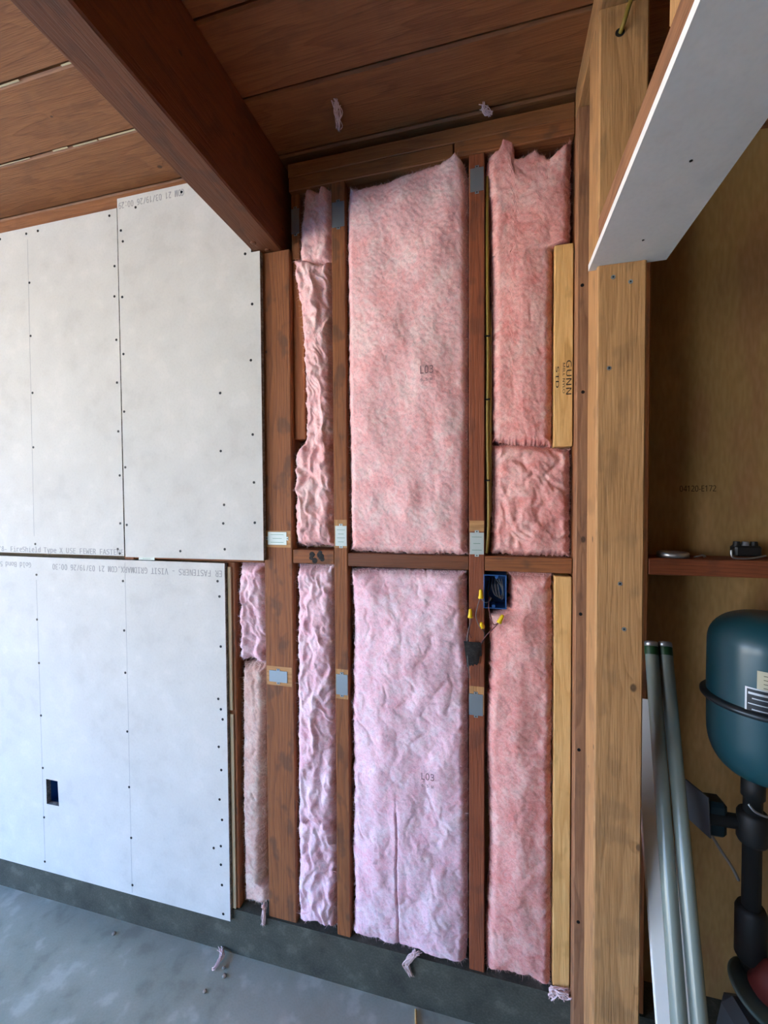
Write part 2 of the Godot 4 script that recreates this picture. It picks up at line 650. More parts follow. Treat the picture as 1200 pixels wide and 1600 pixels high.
# ------------------------------------------------------------------ scene
func _ready() -> void:
	rng.seed = 4711
	# camera
	var cam := Camera3D.new()
	cam.name = "camera"
	cam.fov = 100.33
	cam.near = 0.03
	cam.position = Vector3(0, 1.48, 1.2)
	cam.rotation = Vector3(-0.025512, 0.251644, -0.0054813)
	add_child(cam)
	# sky, sun and exposure
	var env := Environment.new()
	env.background_mode = Environment.BG_SKY
	var sky := Sky.new()
	var sm := ProceduralSkyMaterial.new()
	sm.sky_top_color = Color(0.10, 0.61, 1.0)
	sm.sky_horizon_color = Color(0.96, 0.95, 0.88)
	sm.ground_bottom_color = Color(0.42, 0.40, 0.37)
	sm.ground_horizon_color = Color(0.55, 0.53, 0.50)
	sm.sun_angle_max = 1.0
	sm.sky_curve = 0.12
	sky.sky_material = sm
	env.sky = sky
	env.background_energy_multiplier = 5.0
	env.tonemap_mode = Environment.TONE_MAPPER_LINEAR
	env.tonemap_exposure = 3.35
	env.sdfgi_enabled = true
	env.ssao_enabled = true
	env.ssil_enabled = true
	var we := WorldEnvironment.new()
	we.name = "environment"
	we.environment = env
	add_child(we)
	var sun := DirectionalLight3D.new()
	sun.name = "sun"
	sun.light_color = Color(1.0, 0.945, 0.82)
	sun.light_energy = 17.0
	sun.light_angular_distance = 0.53
	sun.shadow_enabled = true
	add_child(sun)
	sun.look_at_from_position(Vector3.ZERO, Vector3(-0.12, -0.55, 0.83), Vector3.UP)

	make_materials()
	shell()
	framing()
	sheets()
	insulation()
	fittings()
	closet()
	debris()

func make_materials() -> void:
	n_low = noise(21, 1.0, 2)
	n_ridge = noise(22, 1.0, 2, FastNoiseLite.TYPE_SIMPLEX_SMOOTH, true)
	n_fine = noise(23, 1.0, 3)
	n_tint = noise(24, 1.0, 4)
	M.old = wood(101, Color(0.44, 0.25, 0.125), Color(0.63, 0.385, 0.205), 70.0, 4, Color(0.30, 0.20, 0.15), 0.45)
	M.red = wood(102, Color(0.44, 0.22, 0.12), Color(0.61, 0.33, 0.19), 95.0, 2, Color(0.30, 0.17, 0.13), 0.3)
	M.plank = wood(103, Color(0.48, 0.29, 0.155), Color(0.605, 0.39, 0.225), 26.0, 9, Color(0.42, 0.26, 0.15), 0.3, 0.6)
	M.beam = wood(104, Color(0.37, 0.195, 0.085), Color(0.46, 0.255, 0.115), 34.0, 6, Color(0.27, 0.15, 0.10), 0.45, 0.6)
	M.fir = wood(105, Color(0.62, 0.44, 0.26), Color(0.80, 0.61, 0.40), 60.0, 14, Color(0.50, 0.37, 0.24), 0.35)
	M.pine = wood(106, Color(0.80, 0.60, 0.34), Color(0.92, 0.75, 0.49), 34.0, 5, Color(0.62, 0.46, 0.22), 0.3)
	M.damp = wood(107, Color(0.52, 0.41, 0.23), Color(0.74, 0.61, 0.38), 48.0, 6, Color(0.44, 0.35, 0.17), 0.8)
	M.amber = wood(108, Color(0.52, 0.29, 0.15), Color(0.70, 0.43, 0.24), 60.0, 2, Color(0.42, 0.25, 0.15), 0.3)
	M.old_new = wood(109, Color(0.50, 0.33, 0.22), Color(0.70, 0.50, 0.35), 44.0, 8, Color(0.42, 0.29, 0.21), 0.4)
	M.wool = fibre_wool()
	M.wisp = plain(Color(0.94, 0.83, 0.82), 1.0)
	M.paper = mottled(31, 512, 1.1, [Color(0.805, 0.80, 0.775), Color(0.82, 0.815, 0.79), Color(0.84, 0.83, 0.805), Color(0.775, 0.77, 0.745)], 0.85, 0.15, 1.0, 0.05)
	M.core = mottled(33, 128, 0.1, [Color(0.50, 0.48, 0.45), Color(0.62, 0.60, 0.57), Color(0.70, 0.68, 0.65), Color(0.36, 0.33, 0.30)], 0.95, 2.0)
	M.white_core = plain(Color(0.93, 0.925, 0.90), 0.9)
	M.concrete = mottled(41, 768, 1.35, [Color(0.645, 0.655, 0.585), Color(0.69, 0.70, 0.63), Color(0.79, 0.795, 0.735), Color(0.56, 0.565, 0.50)], 0.72, 0.5, 1.0, 0.07)
	M.curb = mottled(45, 512, 0.9, [Color(0.24, 0.245, 0.205), Color(0.28, 0.285, 0.24), Color(0.35, 0.355, 0.305), Color(0.18, 0.185, 0.155)], 0.85, 2.0)
	M.drive = mottled(47, 256, 3.0, [Color(0.62, 0.59, 0.54), Color(0.66, 0.63, 0.58), Color(0.70, 0.67, 0.62), Color(0.56, 0.53, 0.48)], 0.9, 1.0)
	M.hardboard = mottled(51, 512, 1.3, [Color(0.60, 0.475, 0.29), Color(0.65, 0.52, 0.33), Color(0.70, 0.56, 0.37), Color(0.57, 0.41, 0.27)], 0.55, 0.5, 0.25)
	M.inner = mottled(53, 256, 1.3, [Color(0.50, 0.40, 0.27), Color(0.54, 0.44, 0.30), Color(0.58, 0.47, 0.33), Color(0.46, 0.35, 0.23)], 0.7, 0.5, 0.25)
	M.dark = plain(Color(0.10, 0.085, 0.075), 0.9)
	M.black = plain(Color(0.03, 0.03, 0.03), 0.6)
	M.screw = plain(Color(0.09, 0.09, 0.095), 0.45, 0.5)
	M.zinc = plain(Color(0.60, 0.64, 0.66), 0.42, 0.75)
	M.zinc_bright = plain(Color(0.72, 0.76, 0.74), 0.5, 0.35)
	M.plate_ink = plain(Color(0.42, 0.55, 0.47), 0.7)
	M.print = plain(Color(0.60, 0.60, 0.595), 0.9)
	M.pencil = plain(Color(0.62, 0.63, 0.64), 0.9)
	M.stamp = plain(Color(0.16, 0.12, 0.09), 0.9)
	M.stamp_pink = plain(Color(0.50, 0.36, 0.38), 1.0)
	M.cream = plain(Color(0.80, 0.72, 0.58), 0.8)
	M.romex = plain(Color(0.55, 0.45, 0.17), 0.5)
	M.box_blue = plain(Color(0.13, 0.33, 0.55), 0.45)
	M.nut = plain(Color(0.93, 0.78, 0.08), 0.45)
	M.wire = plain(Color(0.40, 0.40, 0.41), 0.5)
	M.wire_red = plain(Color(0.36, 0.15, 0.14), 0.5)
	M.wire_dark = plain(Color(0.10, 0.10, 0.105), 0.5)
	M.tar = mottled(61, 128, 0.1, [Color(0.13, 0.125, 0.12), Color(0.18, 0.175, 0.17), Color(0.24, 0.235, 0.23), Color(0.08, 0.08, 0.08)], 0.9, 2.0)
	M.steel = plain(Color(0.70, 0.71, 0.72), 0.35, 0.8)
	M.glass = plain(Color(0.52, 0.565, 0.53), 0.22)
	M.green = plain(Color(0.10, 0.26, 0.13), 0.5)
	M.tank = plain(Color(0.075, 0.27, 0.31), 0.42)
	M.tank.clearcoat_enabled = true
	M.tank.clearcoat = 0.4
	M.tank.clearcoat_roughness = 0.25
	M.ring = plain(Color(0.22, 0.25, 0.27), 0.35, 0.6)
	M.label_cream = plain(Color(0.72, 0.70, 0.60), 0.7)
	M.label_dark = plain(Color(0.06, 0.07, 0.10), 0.35)
	M.iron = plain(Color(0.11, 0.11, 0.11), 0.6, 0.2)
	M.grey_iron = plain(Color(0.30, 0.32, 0.34), 0.6, 0.2)
	M.green_iron = plain(Color(0.30, 0.36, 0.34), 0.45, 0.3)
	M.red_iron = plain(Color(0.36, 0.11, 0.09), 0.6)
	M.teal = plain(Color(0.05, 0.14, 0.17), 0.5)
	M.conduit = plain(Color(0.55, 0.53, 0.50), 0.6)
	M.crumb = plain(Color(0.62, 0.57, 0.52), 0.95)
	var sc := CylinderMesh.new()
	sc.top_radius = 0.0042
	sc.bottom_radius = 0.0042
	sc.height = 0.0012
	sc.radial_segments = 12
	sc.rings = 1
	M.screw_mesh = sc
	var hm := CylinderMesh.new()
	hm.top_radius = 0.0018
	hm.bottom_radius = 0.0018
	hm.height = 0.0004
	hm.radial_segments = 8
	hm.rings = 1
	M.hole_mesh = hm

func shell() -> void:
	# ground and floor
	wall_box("floor", span(-4.7, 1.4, -0.12, 0.0, -0.2, 4.4), M.concrete, "grey smeared concrete floor of the garage", "floor")
	wall_box("ground_outside", span(-24, 16, -0.3, -0.125, -14, 26), M.drive, "sunlit pale concrete drive outside the garage", "ground")
	# concrete kerb that carries the studs
	wall_box("baseboard_back", span(-4.6, 1.3, 0.0, 0.149, -0.105, 0.004), M.curb, "dark greenish concrete kerb under the studs", "kerb")
	wall_box("wall_back", span(-4.7, 1.4, 0.0, 2.55, -0.16, -0.0895), M.hardboard, "brown hardboard sheathing behind the studs", "wall")
	# left end: a wide doorway to the daylight
	wall_box("wall_left", span(-4.7, -4.6, 0.0, 2.55, -0.09, 0.9), M.inner, "plain wall at the left end of the garage beside the doorway")
	wall_box("wall_left_corner", span(-4.7, -4.6, 0.0, 2.55, 4.1, 4.4), M.inner, "plain wall at the left end beyond the doorway")
	wall_box("wall_left_lintel", span(-4.7, -4.6, 2.42, 2.55, 0.9, 4.1), M.inner, "plain wall above the wide doorway at left")
	# front: the raised garage door leaves a wide opening
	wall_box("wall_front", span(-4.6, -4.2, 0.0, 2.55, 4.3, 4.4), M.inner, "plain wall pier left of the garage door opening behind the camera")
	wall_box("wall_front_pier", span(-2.2, 0.2, 0.0, 2.55, 4.3, 4.4), M.inner, "plain wall pier right of the garage door opening")
	wall_box("wall_front_lintel", span(-4.2, -2.2, 2.3, 2.55, 4.3, 4.4), M.inner, "plain wall above the garage door opening")
	wall_box("wall_right", span(0.2, 0.29, 0.0, 2.45, 1.15, 4.4), M.inner, "plain partition wall at right of the camera")
	wall_box("wall_closet_front", span(0.29, 1.3, 0.0, 2.55, 2.2, 2.3), M.inner, "plain wall closing the side room")
	wall_box("wall_closet_right", span(1.3, 1.4, 0.0, 2.55, -0.09, 2.3), M.hardboard, "brown wall at the far side of the side room")
	# ceiling of wide planks under a deck
	var c := thing("ceiling", Vector3(0, CEIL, 0), "brown wide-plank wooden ceiling with open joints", "ceiling", "", "structure")
	for k in 24:
		var z0 := -0.186 + 0.188 * k
		var y := 0.013 + (0.001 if k % 3 == 1 else 0.0)
		part(board(Vector3(6.1, 0.026, 0.183), 0.005), "plank", M.plank, c, Vector3(-1.65, y, z0 + 0.094))
	# dried pale filler clinging to the joints of the left bay
	for z in [0.190, 0.378]:
		var x := -2.3
		while x < -0.76:
			var n := rng.randf_range(0.05, 0.26)
			if rng.randf() < 0.8:
				part(board(Vector3(minf(n, -0.73 - x), 0.002, rng.randf_range(0.002, 0.0045)), 0.0006), "joint_filler", M.cream, c, Vector3(x + minf(n, -0.73 - x) / 2, 0.0015, z + rng.randfn() * 0.001))
			x += n + rng.randf_range(0.004, 0.03)
	part(board(Vector3(6.1, 0.06, 4.7), 0.0), "roof_deck", M.dark, c, Vector3(-1.65, 0.058, 2.1))

func framing() -> void:
	timber("ceiling_beam", span(-0.718, -0.626, 2.246, 2.519, -0.0885, 4.29), M.beam, "heavy dark brown beam running overhead to the wall", "beam", "", 0.004)
	var be: Node3D = get_node("ceiling_beam")
	for p in [[-0.690, 0.052], [-0.668, 0.008]]:
		var knot := SphereMesh.new()
		knot.radius = 0.009
		knot.height = 0.006
		knot.radial_segments = 14
		knot.rings = 6
		part(knot, "bolt_plug", M.beam, be, Vector3(p[0], 2.246, p[1]) - be.position)
	timber("post", span(-0.697, -0.600, 0.15, 2.245, -0.089, 0.0), M.old, "thick brown post standing under the end of the ceiling beam", "post", "", 0.003)
	var S := "old brown studs of the back wall"
	timber("wall_stud", span(-0.4635, -0.4215, 0.15, 2.414, -0.089, 0.0), M.old, "brown stud left of the widest insulation batts", "stud", S)
	timber("wall_stud", span(-0.0660, -0.0245, 0.15, 2.414, -0.089, 0.0), M.red, "reddish brown stud beside the blue electrical box", "stud", S)
	timber("wall_stud", span(-0.845, -0.803, 0.15, 1.287, -0.089, -0.0005), M.old, "brown stud at the right edge of the lower drywall sheet", "stud", S)
	timber("wall_stud", span(-1.236, -1.195, 0.15, 2.414, -0.089, -0.0005), M.old, "brown stud behind the drywall seam, glimpsed through the gap", "stud", S)
	timber("wall_stud", span(0.201, 0.242, 0.15, 2.414, -0.089, -0.001), M.old, "brown stud behind the new partition framing", "stud", S)
	timber("wall_stud", span(0.335, 0.376, 0.15, 2.35, -0.089, 0.0), M.old, "brown stud in the side room right behind the new post", "stud", S)
	# plates along the top
	timber("top_plate", span(-0.602, 0.200, 2.455, 2.495, -0.089, 0.0), M.plank, "brown upper top plate against the dark ceiling", "plate", "top plates of the back wall")
	timber("top_plate", span(-0.600, -0.109, 2.4145, 2.4545, -0.089, -0.001), M.plank, "brown lower top plate over the widest batt", "plate", "top plates of the back wall")
	timber("top_plate", span(-0.105, 0.200, 2.4145, 2.4545, -0.089, 0.001), M.old, "brown lower top plate right of the plate joint", "plate", "top plates of the back wall")
	timber("top_plate", span(-4.6, -0.7195, 2.435, 2.519, -0.089, 0.0), M.plank, "brown top plate above the drywall sheets", "plate", "top plates of the back wall")
	# blocking at half height
	var B := "horizontal blocking between the studs"
	timber("blocking", span(-0.599, -0.464, 1.2905, 1.3325, -0.089, -0.001), M.old, "short blocking with a black mould stain right of the post", "blocking", B)
	timber("blocking", span(-0.421, -0.0665, 1.2870, 1.3265, -0.089, -0.001), M.beam, "blocking between the two batts of the widest bay", "blocking", B)
	timber("blocking", span(-0.024, 0.1995, 1.2870, 1.3275, -0.089, -0.001), M.old, "blocking above the blue electrical box", "blocking", B)
	timber("blocking", span(-1.194, -0.698, 1.2880, 1.3300, -0.089, -0.001), M.old, "blocking seen in the gap between the drywall sheets", "blocking", B)
	timber("blocking", span(0.377, 1.3, 1.2920, 1.3330, -0.089, 0.0), M.red, "reddish blocking used as a shelf in the side room", "blocking", B)
	var mould: Node3D = get_node("blocking")
	for k in 9:
		var sp := SphereMesh.new()
		sp.radius = rng.randf_range(0.004, 0.010)
		sp.height = 0.0012
		sp.radial_segments = 10
		sp.rings = 4
		part(sp, "mould_spot", M.tar, mould, Vector3(-0.505 + rng.randfn() * 0.016, 1.312 + rng.randfn() * 0.006, -0.001) - mould.position, Vector3(PI / 2, 0, 0))
	timber("cleat", span(-0.599, -0.562, 1.672, 2.215, -0.07, -0.018), M.amber, "orange-brown cleat nailed beside the post, ending above a gap", "cleat")
	# fresh nailers and the new partition
	var N := "yellow pine nailers beside the partition"
	var n1 := timber("nailer", span(0.152, 0.1985, 1.620, 2.141, -0.060, 0.0), M.pine, "short yellow pine nailer with black ink stamps", "nailer", N)
	timber("nailer", span(0.1555, 0.1985, 0.165, 1.279, -0.060, 0.0), M.pine, "long yellow pine nailer beside the lowest right batt", "nailer", N)
	var c1 := n1.position
	ink(n1, "GUNN", Vector3(0.188, 1.797, 0.0004) - c1, 0.013, 0.088, M.stamp, Vector3(0, 0, -PI / 2), "Droid Sans")
	ink(n1, "MILL NYLO", Vector3(0.176, 1.797, 0.0004) - c1, 0.006, 0.078, M.stamp, Vector3(0, 0, -PI / 2), "Droid Sans")
	ink(n1, "STD", Vector3(0.160, 1.800, 0.0004) - c1, 0.008, 0.055, M.stamp, Vector3(0, 0, -PI / 2), "Droid Sans")
	var a := timber("partition_stud", span(0.1995, 0.288, 0.0385, 2.443, 0.0045, 0.0425), M.old_new, "new fir stud flat against the back wall, start of the partition", "stud")
	for p in [[0.211, 2.01], [0.214, 1.748], [0.212, 1.193], [0.210, 0.846], [0.211, 0.398]]:
		part(M.screw_mesh, "screw", M.screw, a, Vector3(p[0], p[1], 0.0427) - a.position, Vector3(PI / 2, 0, 0))
	timber("bottom_plate", span(0.2, 0.288, 0.0, 0.038, 0.006, 0.258), M.fir, "fir plate on the floor under the new post", "plate")
	timber("partition_plate", span(0.2, 0.2885, 2.445, 2.5185, 0.0015, 1.149), M.fir, "pale fir top plate of the new partition running under the ceiling", "plate")
	var post := thing("partition_post", Vector3(0.244, 0.0385, 0.214), "tall new fir post holding the drywall-wrapped header", "post")
	part(board(Vector3(0.088, 2.405, 0.088), 0.003), "timber", M.fir, post, Vector3(0, 1.2025, 0))
	for p in [[0.228, 1.92], [0.259, 1.907], [0.222, 1.742], [0.245, 1.312], [0.253, 1.221]]:
		var s := part(M.screw_mesh, "screw", M.zinc, post, Vector3(p[0], p[1], 0.2582) - post.position, Vector3(PI / 2, 0, 0))
		part(M.hole_mesh, "drive_socket", M.black, s, Vector3(0, 0.0007, 0))
	var hole := CylinderMesh.new()
	hole.top_radius = 0.0085
	hole.bottom_radius = 0.0085
	hole.height = 0.0006
	hole.radial_segments = 16
	part(hole, "drilled_hole", M.black, post, Vector3(0.2365, 2.388, 0.2581) - post.position, Vector3(PI / 2, 0, 0))
	solo(tube_mesh([Vector3(0, 0, -0.002), Vector3(0.003, 0.006, 0.012), Vector3(0.012, 0.035, 0.016), Vector3(0.03, 0.085, 0.012), Vector3(0.04, 0.125, 0.0)], 0.0042, 8), "cable", M.romex, Vector3(0.2375, 2.388, 0.259), "yellow cable coming out of a hole high in the new post", "cable")
	# header wrapped in drywall
	var hd := thing("header", Vector3(0.2445, 1.9455, 0.7), "wooden header faced below with grey drywall", "header")
	part(board(Vector3(0.089, 0.038, 0.888), 0.002), "board", M.old_new, hd, Vector3(0, 0.0325, 0.004))
	part(board(Vector3(0.089, 0.038, 0.888), 0.002), "board", M.old_new, hd, Vector3(0, 0.0708, 0.004))
	part(slab([Vector2(-0.0585, -0.459), Vector2(-0.0585, 0.448), Vector2(0.0795, 0.448), Vector2(0.0795, -0.452)], -0.013, 0.0, M.paper, M.white_core), "drywall_soffit", null, hd, Vector3(0, 0, 0), Vector3(PI / 2, 0, 0))
	for p in [[0.259, 0.330], [0.262, 0.514]]:
		part(M.screw_mesh, "screw", M.screw, hd, Vector3(p[0], 1.9453, p[1]) - hd.position).scale = Vector3(0.5, 1, 0.5)
	timber("cripple_stud", span(0.2005, 0.2885, 2.0365, 2.4445, 0.611, 0.649), M.fir, "short fir cripple stud standing on the header", "stud")

func sheets() -> void:
	var F: Material = M.paper
	var C: Material = M.core
	var ul := drywall("drywall_sheet", slab([Vector2(-4.58, 2.462), Vector2(-1.2195, 2.462), Vector2(-1.2185, 1.298), Vector2(-4.58, 1.290)], 0.0, 0.016, F, C), "upper drywall sheet at left with its printed lower edge",
		[[-1.617, 2.441], [-1.563, 2.442], [-1.250, 2.442], [-1.233, 2.273], [-1.608, 2.267], [-1.236, 2.173], [-1.609, 2.079], [-1.232, 2.028], [-1.233, 1.885], [-1.607, 1.876], [-1.232, 1.721], [-1.610, 1.681], [-1.230, 1.572], [-1.232, 1.409], [-1.613, 1.331], [-1.245, 1.321], [-1.237, 1.306], [-1.742, 2.441]])
	ink(ul, "5/8- FireShield Type X USE FEWER FASTENE", Vector3(-1.515, 1.3105, 0.0162), 0.019, 0.585, M.print)
	var ur := drywall("drywall_sheet", slab([Vector2(-1.2172, 2.492), Vector2(-0.7195, 2.492), Vector2(-0.7195, 2.243), Vector2(-0.690, 2.243), Vector2(-0.690, 1.298), Vector2(-1.2135, 1.295)], 0.0, 0.016, F, C), "upper drywall sheet running in behind the ceiling beam",
		[[-1.143, 2.451], [-0.965, 2.468], [-1.204, 2.386], [-1.197, 2.349], [-1.204, 2.167], [-1.204, 1.978], [-1.206, 1.786], [-1.206, 1.599], [-1.205, 1.404], [-0.740, 2.241], [-0.718, 2.086], [-0.725, 1.916], [-0.835, 1.823], [-0.836, 1.641], [-0.827, 1.471], [-0.831, 1.412], [-0.722, 1.688], [-0.720, 1.540], [-0.719, 1.415], [-0.993, 1.320], [-0.827, 1.330]])
	ink(ur, "COM 21 03/19/26 00:29", Vector3(-1.083, 2.467, 0.0162), 0.021, 0.255, M.print, Vector3(0, 0, PI))
	var lo := drywall("drywall_sheet", slab([Vector2(-4.58, 1.279), Vector2(-0.829, 1.285), Vector2(-0.827, 0.118), Vector2(-4.58, 0.122)], 0.0, 0.016, F, C, [Vector2(-1.591, 0.467), Vector2(-1.537, 0.467), Vector2(-1.533, 0.375), Vector2(-1.591, 0.374)]), "lower drywall sheet with a cut-out for an outlet",
		[[-1.611, 1.219], [-1.226, 1.212], [-0.855, 1.227], [-0.849, 1.178], [-1.614, 1.055], [-1.225, 1.042], [-1.610, 0.895], [-1.224, 0.896], [-1.607, 0.701], [-1.221, 0.692], [-1.605, 0.506], [-1.218, 0.498], [-1.605, 0.321], [-1.214, 0.320], [-1.607, 0.154], [-1.213, 0.153], [-0.847, 1.017], [-0.859, 0.846], [-0.850, 0.813], [-0.844, 0.781], [-0.860, 0.689], [-0.852, 0.614], [-0.860, 0.516], [-0.852, 0.450], [-0.885, 0.350], [-0.858, 0.362], [-0.859, 0.300], [-0.856, 0.233], [-0.853, 0.137]])
	ink(lo, "ER FASTENERS - VISIT GRIDMARX.COM 21 03/19/26 00:30", Vector3(-1.186, 1.251, 0.0162), 0.021, 0.695, M.print, Vector3(0, 0, PI))
	ink(lo, "Gold Bond 5", Vector3(-1.712, 1.2535, 0.0162), 0.019, 0.15, M.print, Vector3(0, 0, PI))
	for e in [[ul, -1.612, 2.42, -1.6176, 1.36], [lo, -1.6125, 1.2, -1.606, 0.16], [lo, -1.2166, 1.275, -1.2149, 0.125]]:
		var a := Vector2(e[1], e[2])
		var b := Vector2(e[3], e[4])
		part(board(Vector3(0.0011, a.distance_to(b), 0.0002), 0.0), "pencil_line", M.pencil, e[0], Vector3((a.x + b.x) / 2, (a.y + b.y) / 2, 0.0161), Vector3(0, 0, atan2(-(a.x - b.x), a.y - b.y)))
	# the outlet box behind the cut-out
	var ob := thing("outlet_box", Vector3(-1.563, 0.42, -0.03), "dark blue empty outlet box behind the square cut-out in the drywall", "outlet box")
	part(board(Vector3(0.064, 0.10, 0.002), 0.0), "back", M.box_blue, ob, Vector3(0, 0, -0.028))
	for s in [-1.0, 1.0]:
		part(board(Vector3(0.002, 0.10, 0.055), 0.0), "side", M.box_blue, ob, Vector3(s * 0.031, 0, 0))
		part(board(Vector3(0.064, 0.002, 0.055), 0.0), "end", M.box_blue, ob, Vector3(0, s * 0.049, 0))
	part(tube_mesh([Vector3(-0.012, -0.03, -0.01), Vector3(0.01, -0.01, 0.0), Vector3(0.026, 0.012, 0.008)], 0.0022, 6), "wire", M.wire, ob)
	var g := "pale shims at the edge of the lower drywall sheet"
	timber("shim", span(-0.8265, -0.8145, 0.808, 1.272, 0.0, 0.006), M.cream, "upper pale wooden shim beside the lower drywall edge", "shim", g, 0.001)
	timber("shim", span(-0.826, -0.813, 0.152, 0.795, 0.0, 0.005), M.cream, "longer lower pale wooden shim beside the drywall edge", "shim", g, 0.001)

func insulation() -> void:
	var pink := [Color(0.98, 0.60, 0.585), Color(0.98, 0.76, 0.72), Color(0.96, 0.47, 0.455)]
	var cool := [Color(0.96, 0.66, 0.73), Color(0.98, 0.81, 0.86), Color(0.93, 0.52, 0.60)]
	var rose := [Color(0.86, 0.43, 0.385), Color(0.91, 0.60, 0.53), Color(0.80, 0.30, 0.265)]
	var beige := [Color(0.84, 0.59, 0.51), Color(0.92, 0.80, 0.70), Color(0.76, 0.46, 0.39)]
	batt("insulation_batt", {"l": [[2.438, -0.562], [2.354, -0.567], [2.298, -0.576], [2.232, -0.579], [2.190, -0.575]], "r": [[2.420, -0.466], [2.298, -0.464], [2.187, -0.464]], "t": [[-0.562, 2.424], [-0.554, 2.434], [-0.541, 2.428], [-0.511, 2.413], [-0.502, 2.445], [-0.486, 2.423], [-0.466, 2.410]], "b": [[-0.579, 2.196], [-0.462, 2.185]],
		"tints": pink, "front": -0.012, "puff": 0.006, "fold": 0.008, "crease": 0.004, "ragged": 0.004, "seed": 1.0}, "small torn pink batt at the very top beside the beam end")
	batt("insulation_batt", {"l": [[2.221, -0.596], [2.167, -0.590], [2.088, -0.577], [1.914, -0.564], [1.682, -0.562], [1.659, -0.567], [1.625, -0.597], [1.527, -0.599], [1.408, -0.599], [1.343, -0.596]], "r": [[2.205, -0.464], [2.131, -0.465], [1.906, -0.469], [1.640, -0.467], [1.342, -0.464]], "t": [[-0.596, 2.222], [-0.554, 2.218], [-0.519, 2.198], [-0.462, 2.199]], "b": [[-0.600, 1.349], [-0.564, 1.342], [-0.511, 1.347], [-0.462, 1.340]],
		"tints": pink, "front": -0.004, "puff": 0.008, "fold": 0.020, "crease": 0.009, "ragged": 0.005, "seed": 2.0}, "narrow rumpled pink batt right of the post, above the blocking")
	batt("insulation_batt", {"l": [[1.282, -0.590], [1.050, -0.595], [0.747, -0.599], [0.544, -0.597], [0.234, -0.599], [0.151, -0.599]], "r": [[1.286, -0.464], [0.165, -0.468]], "t": [[-0.592, 1.285], [-0.460, 1.287]], "b": [[-0.610, 0.155], [-0.566, 0.155], [-0.523, 0.170], [-0.502, 0.152], [-0.470, 0.165]],
		"tints": cool, "front": -0.002, "puff": 0.008, "fold": 0.019, "crease": 0.009, "ragged": 0.005, "fray_top": 0.001, "seed": 3.0}, "narrow rumpled pink batt right of the post, below the blocking")
	var b1 := batt("insulation_batt", {"l": [[2.401, -0.414], [2.329, -0.421], [2.107, -0.420], [1.902, -0.420], [1.638, -0.418], [1.330, -0.414]], "r": [[2.432, -0.074], [2.336, -0.067], [1.975, -0.066], [1.625, -0.067], [1.331, -0.072]], "t": [[-0.418, 2.405], [-0.397, 2.394], [-0.377, 2.392], [-0.304, 2.398], [-0.230, 2.409], [-0.140, 2.419], [-0.109, 2.432], [-0.097, 2.443], [-0.081, 2.416], [-0.068, 2.384]], "b": [[-0.419, 1.334], [-0.310, 1.327], [-0.197, 1.327], [-0.068, 1.329]],
		"tints": pink, "front": 0.004, "puff": 0.010, "crease": 0.002, "ragged": 0.003, "fray": 0.005, "seed": 4.0}, "widest upper pink batt between the two middle studs")
	var b2 := batt("insulation_batt", {"l": [[1.272, -0.415], [1.142, -0.408], [0.967, -0.412], [0.772, -0.415], [0.576, -0.412], [0.416, -0.419], [0.279, -0.409], [0.237, -0.415], [0.165, -0.419]], "r": [[1.279, -0.079], [1.091, -0.070], [0.543, -0.070], [0.207, -0.074], [0.154, -0.076]], "t": [[-0.417, 1.275], [-0.311, 1.277], [-0.197, 1.279], [-0.079, 1.279]], "b": [[-0.428, 0.163], [-0.377, 0.154], [-0.274, 0.150], [-0.266, 0.147], [-0.201, 0.158], [-0.145, 0.154], [-0.079, 0.153]],
		"tints": cool, "front": 0.004, "puff": 0.014, "crease": 0.007, "ragged": 0.005, "fray": 0.006, "cut": [[-0.272, 0.15, 0.66, 0.03]], "fray_top": 0.001, "seed": 5.0}, "widest lower pink batt with a vertical slit between the middle studs")
	batt("insulation_batt", {"l": [[2.419, -0.015], [2.376, -0.0235], [2.259, -0.011], [1.969, -0.006], [1.637, -0.005]], "r": [[2.409, 0.194], [2.149, 0.195], [2.139, 0.152], [1.627, 0.151]], "t": [[-0.020, 2.412], [0.005, 2.427], [0.018, 2.458], [0.041, 2.446], [0.051, 2.398], [0.078, 2.395], [0.102, 2.410], [0.115, 2.396], [0.141, 2.378], [0.157, 2.389], [0.172, 2.402], [0.194, 2.412]], "b": [[-0.011, 1.641], [0.047, 1.632], [0.152, 1.626]],
		"tints": rose, "front": 0.0, "puff": 0.008, "crease": 0.003, "ragged": 0.004, "fray": 0.007, "seed": 6.0}, "tall rose-coloured batt with a torn top beside the partition")
	batt("insulation_batt", {"l": [[1.629, -0.004], [1.484, -0.002], [1.334, -0.006]], "r": [[1.611, 0.196], [1.331, 0.197]], "t": [[-0.011, 1.632], [0.047, 1.634], [0.152, 1.622], [0.196, 1.614]], "b": [[-0.009, 1.335], [0.048, 1.329], [0.114, 1.329], [0.198, 1.329]],
		"tints": rose, "front": -0.006, "puff": 0.008, "fold": 0.006, "crease": 0.016, "ragged": 0.005, "fray_top": 0.001, "seed": 7.0}, "short creased rose batt above the blocking beside the partition")
	batt("insulation_batt", {"l": [[1.280, 0.040], [1.183, 0.040], [1.162, -0.010], [1.042, -0.009], [0.915, -0.016], [0.797, -0.020], [0.645, -0.012], [0.500, -0.009], [0.258, -0.020], [0.109, -0.020]], "r": [[1.284, 0.149], [1.108, 0.154], [0.935, 0.1545], [0.761, 0.152], [0.587, 0.1545], [0.411, 0.1545], [0.231, 0.153], [0.131, 0.148]], "t": [[0.035, 1.282], [0.149, 1.284]], "b": [[-0.024, 0.152], [0.033, 0.156], [0.101, 0.163], [0.126, 0.154], [0.147, 0.152]],
		"tints": rose, "front": 0.004, "puff": 0.010, "crease": 0.004, "ragged": 0.005, "fray": 0.008, "fray_top": 0.001, "seed": 8.0, "hair": 1.6}, "long dull rose batt below the electrical box beside the partition")
